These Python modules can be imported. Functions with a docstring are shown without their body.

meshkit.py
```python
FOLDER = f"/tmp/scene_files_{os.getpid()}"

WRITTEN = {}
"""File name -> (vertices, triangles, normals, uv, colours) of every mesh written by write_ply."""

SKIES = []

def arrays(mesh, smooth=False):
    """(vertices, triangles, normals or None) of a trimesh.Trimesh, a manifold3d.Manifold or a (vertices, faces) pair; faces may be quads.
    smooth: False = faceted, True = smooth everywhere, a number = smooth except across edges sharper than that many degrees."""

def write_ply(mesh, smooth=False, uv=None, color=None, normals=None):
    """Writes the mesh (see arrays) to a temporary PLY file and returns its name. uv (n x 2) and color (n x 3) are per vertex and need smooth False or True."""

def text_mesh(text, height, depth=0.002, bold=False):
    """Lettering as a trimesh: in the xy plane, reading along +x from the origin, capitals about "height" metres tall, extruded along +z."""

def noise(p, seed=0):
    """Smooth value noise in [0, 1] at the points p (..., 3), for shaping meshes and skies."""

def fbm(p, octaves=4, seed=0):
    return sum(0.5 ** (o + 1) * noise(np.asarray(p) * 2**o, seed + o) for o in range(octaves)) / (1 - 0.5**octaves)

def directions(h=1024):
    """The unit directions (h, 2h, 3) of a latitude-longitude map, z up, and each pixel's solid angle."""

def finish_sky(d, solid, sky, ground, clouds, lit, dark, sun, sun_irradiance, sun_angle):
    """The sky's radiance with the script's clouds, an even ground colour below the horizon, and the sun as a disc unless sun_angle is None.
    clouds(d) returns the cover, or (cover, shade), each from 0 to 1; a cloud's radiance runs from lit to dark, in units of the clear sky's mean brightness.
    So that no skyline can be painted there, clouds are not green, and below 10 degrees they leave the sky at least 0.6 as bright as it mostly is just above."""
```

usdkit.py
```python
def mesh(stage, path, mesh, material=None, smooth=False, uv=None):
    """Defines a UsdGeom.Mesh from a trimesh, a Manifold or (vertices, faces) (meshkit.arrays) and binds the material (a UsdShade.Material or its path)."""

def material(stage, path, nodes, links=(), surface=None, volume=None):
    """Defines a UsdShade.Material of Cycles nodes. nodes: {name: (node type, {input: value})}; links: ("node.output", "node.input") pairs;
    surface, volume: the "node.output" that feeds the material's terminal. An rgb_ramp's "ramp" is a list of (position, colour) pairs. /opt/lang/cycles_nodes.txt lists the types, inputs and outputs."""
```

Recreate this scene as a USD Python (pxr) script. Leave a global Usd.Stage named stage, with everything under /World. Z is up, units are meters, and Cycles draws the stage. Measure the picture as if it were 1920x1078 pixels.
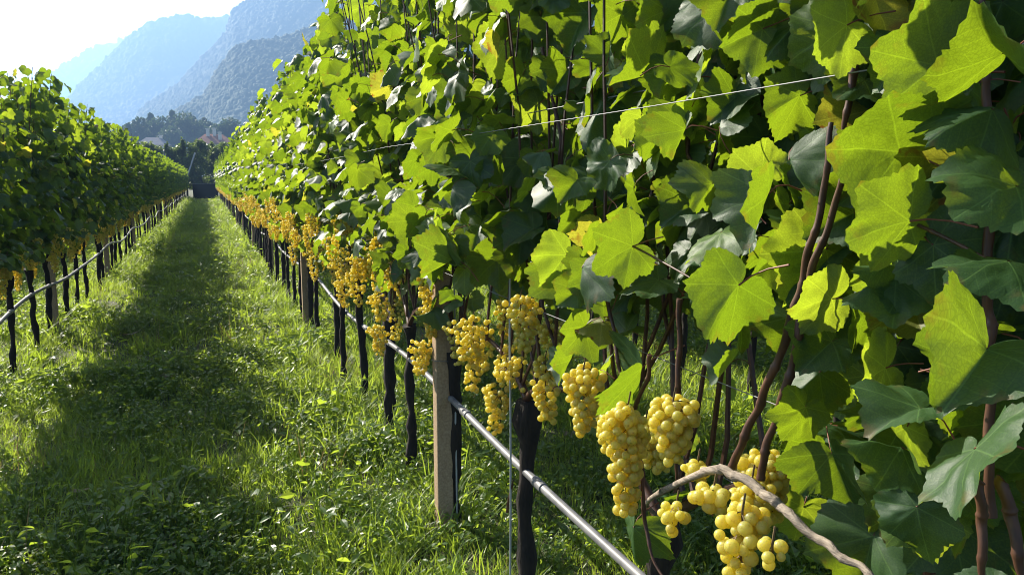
import math, random
import numpy as np, trimesh, usdkit, meshkit
from pxr import Usd, UsdGeom, UsdLux, UsdShade, Sdf, Gf, Vt
from scipy.interpolate import PchipInterpolator
rng = np.random.default_rng(7)
random.seed(7)
stage = Usd.Stage.CreateInMemory()
UsdGeom.SetStageUpAxis(stage, UsdGeom.Tokens.z)
UsdGeom.SetStageMetersPerUnit(stage, 1.0)
UsdGeom.Xform.Define(stage, '/World')
stage.SetDefaultPrim(stage.GetPrimAtPath('/World'))
UsdGeom.Scope.Define(stage, '/World/Looks')
layer = stage.GetRootLayer()

# ------------------------------------------------------------------ camera
CAM = np.array([0, 0, 1.3]); YAW = math.radians(21.4); PITCH = math.radians(7.9); FPX = 1450.0
FWD = np.array([math.sin(YAW)*math.cos(PITCH), math.cos(YAW)*math.cos(PITCH), -math.sin(PITCH)])
RGT = np.array([math.cos(YAW), -math.sin(YAW), 0.0]); UPV = np.cross(RGT, FWD)
camera = UsdGeom.Camera.Define(stage, '/World/camera')
mat = np.eye(4); mat[0, :3] = RGT; mat[1, :3] = UPV; mat[2, :3] = -FWD; mat[3, :3] = CAM
camera.AddTransformOp().Set(Gf.Matrix4d(*mat.ravel().tolist()))
camera.CreateHorizontalApertureAttr(36.0); camera.CreateVerticalApertureAttr(36.0*1078/1920)
camera.CreateFocalLengthAttr(36.0*FPX/1920); camera.CreateClippingRangeAttr(Gf.Vec2f(0.02, 20000))
camera.CreateExposureAttr(1.78)
# ------------------------------------------------------------------ sky and sun
SUN_AZ = math.radians(-28); SUN_EL = math.radians(32)      # azimuth from +y, to the right positive
SUN = np.array([math.sin(SUN_AZ)*math.cos(SUN_EL), math.cos(SUN_AZ)*math.cos(SUN_EL), math.sin(SUN_EL)])
SKY_STRENGTH, SUN_INTENSITY = 0.05, 1.25
sky_mat = usdkit.material(stage, '/World/Looks/sky_light', {
    "s": ("sky_texture", {"sky_type": "single_scattering", "sun_disc": False, "sun_elevation": SUN_EL, "sun_rotation": SUN_AZ % (2*math.pi),
                          "aerosol_density": 2.6, "air_density": 1.0}),
    "b": ("background_shader", {"strength": SKY_STRENGTH})}, [("s.color", "b.color")], surface="b.background")
dome = UsdLux.DomeLight.Define(stage, '/World/sky')
dome.CreateIntensityAttr(1.0)
UsdShade.MaterialBindingAPI.Apply(dome.GetPrim()).Bind(sky_mat)
dome.GetPrim().SetCustomDataByKey('label', 'pale bright morning sky above the mountains'); dome.GetPrim().SetCustomDataByKey('category', 'sky')
dome.GetPrim().SetCustomDataByKey('kind', 'structure')
sun = UsdLux.DistantLight.Define(stage, '/World/sun')
sun.CreateNormalizeAttr(True); sun.CreateIntensityAttr(SUN_INTENSITY); sun.CreateAngleAttr(0.5); sun.CreateColorAttr(Gf.Vec3f(1.0, 0.93, 0.80))
zax = SUN; xax = np.cross([0, 0, 1], zax); xax /= np.linalg.norm(xax); yax = np.cross(zax, xax)
sm = np.eye(4); sm[0, :3] = xax; sm[1, :3] = yax; sm[2, :3] = zax
sun.AddTransformOp().Set(Gf.Matrix4d(*sm.ravel().tolist()))

# ------------------------------------------------------------------ helpers
def pdir(px, py):
    return FWD + RGT*((px-960)/FPX) + UPV*((539-py)/FPX)
def at_x(px, py, x):                       # point of a sight line on the plane X = x
    d = pdir(px, py); return CAM + d*(x/d[0])
def at_y(px, py, y):
    d = pdir(px, py); return CAM + d*(y/d[1])
def at_d(px, py, d):
    return CAM + pdir(px, py)*d
used = {}
def numbered(parent, name):
    k = used.get((parent, name), 0); used[(parent, name)] = k+1
    return f'{parent}/{name}' if k == 0 else f'{parent}/{name}_{k:03d}'
def tag(prim, label=None, cat=None, group=None, kind=None):
    for k, v in (('label', label), ('category', cat), ('group', group), ('kind', kind)):
        if v: prim.SetCustomDataByKey(k, v)
    return prim
def xform(name, loc=(0, 0, 0), rz=0, scale=None, parent='/World', **t):
    x = UsdGeom.Xform.Define(stage, numbered(parent, name))
    x.AddTranslateOp().Set(Gf.Vec3d(*map(float, loc)))
    if rz: x.AddRotateZOp().Set(float(rz))
    if scale is not None: x.AddScaleOp().Set(Gf.Vec3f(*map(float, np.broadcast_to(scale, 3))))
    return tag(x.GetPrim(), **t)
def obj(name, mesh, m, parent='/World', smooth=False, uv=None, **t):
    p = usdkit.mesh(stage, numbered(str(parent.GetPath()) if hasattr(parent, 'GetPath') else parent, name), mesh, m, smooth=smooth, uv=uv)
    return tag(p.GetPrim(), **t)
def ref(parent, name, source, M):           # quick reference to a mesh of the kit, M a 4x4 column matrix
    path = numbered(parent, name)
    s = Sdf.CreatePrimInLayer(layer, path); s.specifier = Sdf.SpecifierDef; s.typeName = 'Mesh'
    s.referenceList.prependedItems.append(Sdf.Reference('', source))
    a = Sdf.AttributeSpec(s, 'xformOp:transform', Sdf.ValueTypeNames.Matrix4d); a.default = Gf.Matrix4d(*M.T.ravel().tolist())
    o = Sdf.AttributeSpec(s, 'xformOpOrder', Sdf.ValueTypeNames.TokenArray, Sdf.VariabilityUniform); o.default = Vt.TokenArray(['xformOp:transform'])
    return path
def copy_of(name, source, loc, rz=0, scale=1, **t):
    p = xform(name, loc, rz, scale, **t)
    p.GetReferences().AddInternalReference(source); p.SetInstanceable(True)
    return p
def norm(v):
    v = np.asarray(v, float); return v/max(np.linalg.norm(v), 1e-9)
def tube(pts, rad, sides=6, cap=True):
    pts = np.asarray(pts, float); n = len(pts); rad = np.broadcast_to(rad, n)
    tan = np.gradient(pts, axis=0); tan /= np.maximum(np.linalg.norm(tan, axis=1, keepdims=True), 1e-9)
    ref_ = np.array([1, 0, 0.]) if abs(tan[0][0]) < .8 else np.array([0, 1, 0.])
    u = np.cross(tan, ref_); u /= np.maximum(np.linalg.norm(u, axis=1, keepdims=True), 1e-9); w = np.cross(tan, u)
    a = np.arange(sides)/sides*2*np.pi
    v = (pts[:, None] + rad[:, None, None]*(np.cos(a)[None, :, None]*u[:, None] + np.sin(a)[None, :, None]*w[:, None])).reshape(-1, 3)
    f = []
    for i in range(n-1):
        for k in range(sides):
            a0, b0 = i*sides+k, i*sides+(k+1) % sides; f += [(a0, b0, b0+sides), (a0, b0+sides, a0+sides)]
    if cap:
        for i0, flip in ((0, True), ((n-1)*sides, False)):
            for k in range(1, sides-1): f.append((i0, i0+k+1, i0+k) if flip else (i0, i0+k, i0+k+1))
    return v, np.array(f)
def join(parts):
    V, F, n = [], [], 0
    for v, f in parts:
        V.append(v); F.append(np.asarray(f)+n); n += len(v)
    return np.vstack(V), np.vstack(F)
def box(x0, x1, y0, y1, z0, z1):
    b = trimesh.creation.box([x1-x0, y1-y0, z1-z0]); b.apply_translation([(x0+x1)/2, (y0+y1)/2, (z0+z1)/2]); return np.array(b.vertices), np.array(b.faces)
def rough_line(a, b, n, amp, r):            # a wandering line from a to b
    a, b = np.asarray(a, float), np.asarray(b, float); t = np.linspace(0, 1, n)[:, None]
    w = np.cumsum(r.normal(0, 1, (n, 3)), 0); w -= w[0] + (w[-1]-w[0])*t
    return a + (b-a)*t + w*amp

# ------------------------------------------------------------------ materials
def mth(op, **k): return ("math", {"math_type": op, **k})
def leaf_material(name, dark, light, under, trans, tfac=0.45, brown=0.0):
    n = {"uv": ("uvmap", {"attribute": "st"}), "sep": ("separate_xyz", {}),
         "ang": mth("arctan2"), "a": mth("absolute"), "r": ("vector_math", {"math_type": "length"}),
         "d1": mth("subtract", value2=0.86), "d1a": mth("absolute"), "d2": mth("subtract", value2=1.82), "d2a": mth("absolute"),
         "m1": mth("minimum"), "m2": mth("minimum"), "sn": mth("sine"), "cs": mth("cosine"), "p": mth("multiply"), "s": mth("multiply"),
         "vein": ("map_range", {"range_type": "smoothstep", "from_min": 0.004, "from_max": 0.015, "to_min": 1.0, "to_max": 0.0, "clamp": True}),
         "q": mth("multiply_add", value2=-0.8), "q7": mth("multiply", value2=6.5), "tri": mth("pingpong", value2=0.5),
         "sec": ("map_range", {"range_type": "smoothstep", "from_min": 0.02, "from_max": 0.07, "to_min": 0.40, "to_max": 0.0, "clamp": True}),
         "vv": mth("maximum"),
         "vor": ("voronoi_texture", {"feature": "distance_to_edge", "scale": 21.0}),
         "net": ("map_range", {"from_min": 0.0, "from_max": 0.16, "to_min": 0.0, "to_max": 1.0, "clamp": True}),
         "geo": ("geometry", {}), "oi": ("object_info", {}),
         "nz": ("noise_texture", {"scale": 9.0, "detail": 3.0}), "nzb": ("noise_texture", {"scale": 55.0, "detail": 2.0}),
         "rr": mth("multiply_add", value2=0.55, value3=-0.25), "mixf": mth("add", use_clamp=True),
         "up": ("mix", {"color1": dark, "color2": light}), "upv": ("mix", {"color2": (light[0]*1.7+.02, light[1]*1.6+.02, light[2]*1.6+.01)}), "vf": mth("multiply", value2=0.65),
         "un": ("mix", {"color1": under, "color2": (under[0]*1.35, under[1]*1.3, under[2]*1.2)}),
         "face": ("mix", {}),
         "tr": ("mix", {"color1": (trans[0]*0.62, trans[1]*0.72, trans[2]*0.7), "color2": trans}), "trn": ("mix", {"mix_type": "multiply", "fac": 1.0}),
         "trv": mth("multiply_add", value2=.28), "trw": ("map_range", {"from_min": 0, "from_max": 1, "to_min": .70, "to_max": .95}), "trc": ("combine_color", {}),
         "hgt": mth("multiply_add", value2=-0.9), "bmp": ("bump", {"strength": 0.13, "distance": 0.0012}),
         "pet": mth("greater_than", value2=4.0), "petc": ("mix", {"color2": (0.17, 0.055, 0.03)}), "petf": mth("multiply_add", value2=-tfac, value3=tfac),
         "edge": ("map_range", {"range_type": "smoothstep", "from_min": 0.55, "from_max": 1.0, "to_min": 0.0, "to_max": brown, "clamp": True}),
         "nbc": ("map_range", {"from_min": .55, "from_max": .66, "to_min": 0, "to_max": 1, "clamp": True}), "en": mth("multiply", use_clamp=True), "bt": ("mix", {"color2": (0.16, 0.075, 0.02)}), "btt": ("mix", {"color2": (0.30, 0.13, 0.02)}),
         "pb": ("principled_bsdf", {"roughness": 0.52, "specular_ior_level": 0.40}), "tb": ("translucent_bsdf", {}), "mix": ("mix_closure", {})}
    l = [("uv.UV", "sep.vector"), ("sep.x", "ang.value1"), ("sep.y", "ang.value2"), ("ang.value", "a.value1"), ("uv.UV", "r.vector1"),
         ("a.value", "d1.value1"), ("d1.value", "d1a.value1"), ("a.value", "d2.value1"), ("d2.value", "d2a.value1"),
         ("d1a.value", "m1.value1"), ("d2a.value", "m1.value2"), ("a.value", "m2.value1"), ("m1.value", "m2.value2"),
         ("m2.value", "sn.value1"), ("m2.value", "cs.value1"), ("sn.value", "p.value1"), ("r.value", "p.value2"), ("cs.value", "s.value1"), ("r.value", "s.value2"),
         ("p.value", "vein.value"), ("p.value", "q.value1"), ("s.value", "q.value3"), ("q.value", "q7.value1"), ("q7.value", "tri.value1"), ("tri.value", "sec.value"),
         ("vein.result", "vv.value1"), ("sec.result", "vv.value2"), ("uv.UV", "vor.vector"), ("vor.distance", "net.value"),
         ("geo.position", "nz.vector"), ("geo.position", "nzb.vector"),
         ("oi.random", "rr.value1"), ("rr.value", "mixf.value1"), ("nz.fac", "mixf.value2"), ("mixf.value", "up.fac"),
         ("vv.value", "vf.value1"), ("vf.value", "upv.fac"), ("up.color", "upv.color1"), ("vv.value", "un.fac"),
         ("geo.backfacing", "face.fac"), ("upv.color", "face.color1"), ("un.color", "face.color2"),
         ("mixf.value", "tr.fac"), ("vv.value", "trv.value1"), ("net.result", "trw.value"), ("trw.result", "trv.value3"), ("trv.value", "trc.r"), ("trv.value", "trc.g"), ("trv.value", "trc.b"), ("tr.color", "trn.color1"), ("trc.color", "trn.color2"),
         ("vv.value", "hgt.value1"), ("net.result", "hgt.value3"), ("hgt.value", "bmp.height"),
         ("sep.x", "pet.value1"), ("pet.value", "petc.fac"), ("pet.value", "petf.value1"),
         ("r.value", "edge.value"), ("edge.result", "en.value1"), ("nzb.fac", "nbc.value"), ("nbc.result", "en.value2"),
         ("face.color", "bt.color1"), ("en.value", "bt.fac"), ("bt.color", "petc.color1"), ("trn.color", "btt.color1"), ("en.value", "btt.fac"),
         ("petc.color", "pb.base_color"), ("bmp.normal", "pb.normal"), ("btt.color", "tb.color"), ("petf.value", "mix.fac"), ("pb.BSDF", "mix.closure1"), ("tb.BSDF", "mix.closure2")]
    return usdkit.material(stage, '/World/Looks/'+name, n, l, surface="mix.closure")
L_GREEN = leaf_material('vine_leaf_green', (.012, .042, .014), (.030, .075, .018), (.055, .10, .045), (.34, .47, .014), .37, brown=.42)
L_YOUNG = leaf_material('vine_leaf_young', (.035, .085, .014), (.075, .140, .020), (.10, .155, .055), (.50, .62, .028), .44, brown=.25)
L_OLD = leaf_material('vine_leaf_turning', (.055, .085, .014), (.13, .14, .022), (.14, .15, .06), (.62, .58, .04), .48, brown=1.9)

def noise_mat(name, c1, c2, scale, rough=.8, bump=.3, dist=.004, stretch=None, spec=.3):
    n = {"tc": ("texture_coordinate", {}), "mp": ("mapping", {"scale": stretch or (1, 1, 1)}), "nz": ("noise_texture", {"scale": scale, "detail": 5.0, "roughness": .65}),
         "cr": ("rgb_ramp", {"ramp": [(0.3, c1), (0.7, c2)]}), "b": ("bump", {"strength": bump, "distance": dist}), "p": ("principled_bsdf", {"roughness": rough, "specular_ior_level": spec})}
    return usdkit.material(stage, '/World/Looks/'+name, n, [("tc.object", "mp.vector"), ("mp.vector", "nz.vector"), ("nz.fac", "cr.fac"), ("cr.color", "p.base_color"), ("nz.fac", "b.height"), ("b.normal", "p.normal")], surface="p.BSDF")
BARK = noise_mat('vine_bark', (.006, .005, .004), (.032, .023, .016), 40, .9, .8, .012, (1, 1, .25))
SHOOT = noise_mat('ripe_shoot', (.030, .013, .008), (.095, .040, .020), 60, .5, .3, .002, (1, 1, .3), .4)
CANE = noise_mat('grey_cane', (.09, .07, .05), (.34, .28, .215), 110, .8, .9, .006, (1, .15, 1))
STEM = noise_mat('bunch_stem', (.06, .035, .012), (.14, .09, .03), 60, .7, .2)
CONCRETE = noise_mat('post_concrete', (.23, .15, .085), (.37, .265, .16), 120, .85, .5, .002)
PIPE = usdkit.material(stage, '/World/Looks/pipe_plastic', {"tc": ("texture_coordinate", {}), "nz": ("noise_texture", {"scale": 14, "detail": 4}),
      "cr": ("rgb_ramp", {"ramp": [(.3, (.07, .07, .072)), (.7, (.17, .165, .16))]}), "p": ("principled_bsdf", {"roughness": .5, "specular_ior_level": .4})},
      [("tc.object", "nz.vector"), ("nz.fac", "cr.fac"), ("cr.color", "p.base_color")], surface="p.BSDF")
WIRE = usdkit.material(stage, '/World/Looks/galvanised_wire', {"p": ("principled_bsdf", {"base_color": (.17, .17, .17), "metallic": .3, "roughness": .6})}, surface="p.BSDF")
STAKE = usdkit.material(stage, '/World/Looks/stake_steel', {"p": ("principled_bsdf", {"base_color": (.34, .34, .33), "metallic": .3, "roughness": .5})}, surface="p.BSDF")
BLACK = usdkit.material(stage, '/World/Looks/bin_black', {"p": ("principled_bsdf", {"base_color": (.005, .005, .006), "roughness": .85, "specular_ior_level": .15})}, surface="p.BSDF")
def berry_material(name):
    n = {"oi": ("object_info", {}), "geo": ("geometry", {}), "nz": ("noise_texture", {"scale": 22.0, "detail": 2}), "sp": ("noise_texture", {"scale": 420.0, "detail": 1}),
         "rr": mth("multiply_add", value2=.7, value3=-.35), "f": mth("add", use_clamp=True),
         "c": ("mix", {"color1": (.46, .40, .09), "color2": (.64, .60, .19)}),
         "t": ("mix", {"color1": (.78, .63, .12), "color2": (.93, .86, .25)}),
         "tc": ("texture_coordinate", {}), "so": ("separate_xyz", {}), "dot": ("map_range", {"from_min": -.985, "from_max": -.955, "to_min": .95, "to_max": 0, "clamp": True}), "dm": mth("maximum"), "sf": ("map_range", {"from_min": .62, "from_max": .72, "to_min": 0, "to_max": .5, "clamp": True}), "cs": ("mix", {"color2": (.16, .09, .02)}),
         "p": ("principled_bsdf", {"roughness": .40, "specular_ior_level": .40, "subsurface_weight": .7, "subsurface_scale": .006, "subsurface_radius": (1.0, .72, .18)}), "tb": ("translucent_bsdf", {}), "mx": ("mix_closure", {"fac": .45})}
    l = [("geo.random_per_island", "rr.value1"), ("geo.position", "nz.vector"), ("geo.position", "sp.vector"), ("rr.value", "f.value1"), ("nz.fac", "f.value2"), ("f.value", "c.fac"), ("f.value", "t.fac"),
         ("sp.fac", "sf.value"), ("tc.object", "so.vector"), ("so.z", "dot.value"), ("dot.result", "dm.value1"), ("sf.result", "dm.value2"), ("dm.value", "cs.fac"), ("c.color", "cs.color1"), ("cs.color", "p.base_color"), ("t.color", "tb.color"), ("p.BSDF", "mx.closure1"), ("tb.BSDF", "mx.closure2")]
    return usdkit.material(stage, '/World/Looks/'+name, n, l, surface="mx.closure")
BERRY = berry_material('white_grape')
def green_mat(name, c1, c2, t1, t2, fac=.45, rough=.5, scale=1.2, vary="geo.random_per_island"):
    n = {"geo": ("geometry", {}), "nz": ("noise_texture", {"scale": scale, "detail": 3}), "rr": mth("multiply_add", value2=.9, value3=-.45), "f": mth("add", use_clamp=True),
         "c": ("mix", {"color1": c1, "color2": c2}), "t": ("mix", {"color1": t1, "color2": t2}), "p": ("principled_bsdf", {"roughness": rough, "specular_ior_level": .4}), "tb": ("translucent_bsdf", {}), "mx": ("mix_closure", {"fac": fac})}
    l = [(vary, "rr.value1"), ("geo.position", "nz.vector"), ("rr.value", "f.value1"), ("nz.fac", "f.value2"), ("f.value", "c.fac"), ("f.value", "t.fac"), ("c.color", "p.base_color"), ("t.color", "tb.color"), ("p.BSDF", "mx.closure1"), ("tb.BSDF", "mx.closure2")]
    return usdkit.material(stage, '/World/Looks/'+name, n, l, surface="mx.closure")
GRASS = green_mat('grass_blade', (.058, .108, .016), (.14, .19, .033), (.40, .54, .04), (.70, .78, .11), .5, .42)
WEED = green_mat('weed_leaf', (.050, .100, .020), (.12, .175, .035), (.42, .56, .04), (.68, .74, .09), .45, .42, 3)
APPLE = green_mat('orchard_leaf', (.035, .065, .022), (.09, .13, .04), (.18, .26, .03), (.30, .40, .05), .35, .45, .6)
WOODS = green_mat('woodland_leaf', (.022, .042, .018), (.060, .085, .030), (.07, .11, .02), (.14, .19, .04), .25, .7, .05)
SOIL = noise_mat('grassy_soil', (.030, .034, .012), (.065, .075, .022), 3.0, .95, .8, .02)
FCROWN = noise_mat('forest_crown', (.020, .036, .016), (.042, .060, .024), .06, .95, .0, .1)
FOREST = noise_mat('forest_slope', (.018, .030, .014), (.035, .050, .020), .02, .95, .4, 2.0)

# ------------------------------------------------------------------ ground and far hills
def grid_mesh(xs, ys, zf):
    X, Y = np.meshgrid(xs, ys, indexing='ij'); v = np.stack([X, Y, zf(X, Y)], -1).reshape(-1, 3)
    i, j = np.meshgrid(np.arange(len(xs)-1), np.arange(len(ys)-1), indexing='ij'); a = (i*len(ys)+j).ravel()
    return v, np.vstack([np.stack([a, a+len(ys), a+len(ys)+1], 1), np.stack([a, a+len(ys)+1, a+1], 1)])
def ground_z(x, y):
    p = np.stack([np.asarray(x)*1.3, np.asarray(y)*1.3, np.zeros_like(np.asarray(x, float))], -1)
    near = np.exp(-(np.asarray(y)/60.0)**2 - (np.asarray(x)/25.0)**2)
    return (meshkit.fbm(p, 3, 3)-.5)*.07*near
def spread(a, b, fine, lo, hi, k):
    c = np.arange(a, b+1e-6, fine); out = np.geomspace(.3, 1, k)
    return np.concatenate([a-(a-lo)*(np.geomspace(1, (abs(lo-a)+1), k)[::-1]-1)/abs(lo-a), c[1:-1], b+(np.geomspace(1, hi-b+1, k)-1)])
gx = spread(-7, 8, .25, -4500, 4500, 14); gy = spread(-4, 56, .25, -1500, 6000, 14)
obj('ground', grid_mesh(gx, gy, ground_z), SOIL, smooth=True, kind='structure', label='grassy earth of the vineyard and the valley floor', cat='ground')

HMAX = 0
def ridge(name, line, d_foot, d_crest, seed, extend=(6, 6), label='', rough=.10, trees=0, tsize=8, az_trees=None, flat=None):
    """A hill whose skyline runs through the given sight lines (pixels of skyline), foot d_foot away, crest d_crest away."""
    az, el = [], []
    for px, py in line:
        d = pdir(px, py); az.append(math.atan2(d[0], d[1])); el.append(math.atan2(d[2], math.hypot(d[0], d[1])))
    o = np.argsort(az); az, el = np.array(az)[o], np.array(el)[o]
    A = np.linspace(az[0]-math.radians(extend[0]), az[-1]+math.radians(extend[1]), 190)
    h = np.tan(np.interp(A, az, el))*d_crest + CAM[2]
    for side, k in ((0, A < az[0]), (1, A > az[-1])):
        e = np.abs(A[k]-az[0 if side == 0 else -1])/math.radians(max(extend[side], .1)); h[k] *= np.clip(1-e**1.5*flat[side], .0, 2) if flat else 1
    t = np.concatenate([np.linspace(0, 1, 90), np.linspace(1.03, 1.7, 16)])
    D = d_foot + (d_crest-d_foot)*t
    prof = np.where(t <= 1, t**1.15, np.clip(1-(t-1)*1.3, 0, 1))
    AA, DD = np.meshgrid(A, D, indexing='ij')
    X, Y = np.sin(AA)*DD, np.cos(AA)*DD
    f = meshkit.fbm(np.stack([X/260, Y/260, np.full_like(X, seed)], -1), 5, seed)-.5
    f2 = np.abs(meshkit.fbm(np.stack([X/110, Y/110, np.full_like(X, seed+5.)], -1), 4, seed+9)-.5)
    edge = np.sin(np.clip(prof, 0, 1)*np.pi)
    Z = prof[None]*h[:, None] + (f*rough*2.4 - f2*rough*1.2)*h[:, None]*edge[None] + 6*(meshkit.fbm(np.stack([X/25, Y/25, 0*X], -1), 3, seed)-.5)*np.clip(prof, 0, 1)[None] - 3*(prof[None] < .001)
    nA, nD = AA.shape; i, j = np.meshgrid(np.arange(nA-1), np.arange(nD-1), indexing='ij'); a = (i*nD+j).ravel()
    global HMAX; HMAX = max(HMAX, Z.max())
    v = np.stack([X, Y, Z], -1).reshape(-1, 3); F = np.vstack([np.stack([a, a+nD, a+nD+1], 1), np.stack([a, a+nD+1, a+1], 1)])
    obj(name, (v, F), FOREST, smooth=True, kind='structure', label=label, cat='mountain')
    if trees:
        r = np.random.default_rng(seed)
        lo, hi = np.searchsorted(A, np.radians(az_trees))
        ii = r.uniform(lo, min(hi, nA-2), trees); tt = np.sqrt(r.uniform(0.0, 1.0, trees))*92
        i0, j0 = ii.astype(int), np.minimum(tt.astype(int), nD-2); fi, fj = ii-i0, tt-j0
        P = np.stack([X, Y, Z], -1)
        p = P[i0, j0]*((1-fi)*(1-fj))[:, None]+P[i0+1, j0]*(fi*(1-fj))[:, None]+P[i0, j0+1]*((1-fi)*fj)[:, None]+P[i0+1, j0+1]*(fi*fj)[:, None]
        s = tsize*r.uniform(.55, 1.35, trees)
        pi = UsdGeom.PointInstancer.Define(stage, numbered('/World', 'forest'))
        protos_of(pi, FOREST_TREES)
        pi.CreateProtoIndicesAttr(Vt.IntArray.FromNumpy(r.integers(0, len(FOREST_TREES), trees).astype(np.int32)))
        pi.CreatePositionsAttr(Vt.Vec3fArray.FromNumpy((p+np.array([0, 0, .25])*s[:, None]).astype(np.float32)))
        pi.CreateScalesAttr(Vt.Vec3fArray.FromNumpy(np.stack([s, s, s*r.uniform(.9, 1.5, trees)], 1).astype(np.float32)))
        q = r.uniform(0, np.pi, trees); pi.CreateOrientationsAttr(Vt.QuathArray([Gf.Quath(float(math.cos(x)), 0, 0, float(math.sin(x))) for x in q]))
        tag(pi.GetPrim(), label='unbroken forest covering the '+label, cat='forest', kind='stuff')
kit = stage.CreateClassPrim('/World/kit')
def protos_of(pi, shapes):                  # the shapes that a scatter repeats, kept under it
    names = []
    for k, (nm, ms, m) in enumerate(shapes):
        p = f'{pi.GetPath()}/{nm}_{k:03d}'; usdkit.mesh(stage, p, ms, m, smooth=(nm == 'far_crown')); names.append(p)
    pi.CreatePrototypesRel().SetTargets(names)
FOREST_TREES = []
for k in range(4):
    b = trimesh.creation.icosphere(2, 0.5); v = np.array(b.vertices)
    v *= (0.55 + 0.9*meshkit.fbm(v*3.1+k*7, 3, k))[:, None]; v[:, 2] *= 1.1
    FOREST_TREES.append(('far_crown', (v, np.array(b.faces)), FCROWN))
ridge('mountain', [(20, 210), (60, 178), (100, 142), (170, 96), (235, 82), (300, 78), (380, 90), (460, 110)], 1700, 2300, 11, (1.5, 8), 'palest far mountain at the left end of the skyline', trees=3000, tsize=13, az_trees=(-13, -1), flat=(.9, .3))
ridge('mountain', [(120, 205), (150, 168), (200, 120), (240, 77), (280, 50), (350, 33), (375, 43), (425, 38), (470, 30), (540, 34), (620, 60)], 1000, 1450, 22, (.8, 8), 'hazy blue mountain with a rounded top left of the steep slope', trees=16000, tsize=8, az_trees=(-10, 6), flat=(.9, .4))
ridge('mountain', [(262, 215), (300, 190), (340, 158), (400, 98), (425, 68), (440, 22), (475, 0), (520, -25), (600, -60), (700, -70), (850, -50)], 620, 980, 33, (.6, 8), 'steep forested mountainside rising out of view above the right row', trees=26000, tsize=5.2, az_trees=(-5, 14), flat=(.9, .5))
ridge('mountain', [(330, 215), (385, 190), (405, 150), (440, 106), (480, 86), (540, 74), (578, 62), (650, 40), (760, 20), (900, 20)], 400, 600, 44, (.8, 6), 'lower wooded spur in front of the steep mountainside', trees=20000, tsize=4.2, az_trees=(-3, 15), flat=(.95, .6))
ridge('mountain', [(1000, -60), (1150, -90), (1300, -100), (1420, -90), (1600, -60), (1800, -80), (2000, -60)], 330, 640, 55, (8, 12), 'dark wooded mountainside showing through gaps above the near vines', trees=14000, tsize=5.2, az_trees=(20, 50), flat=(.5, .5))

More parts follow.
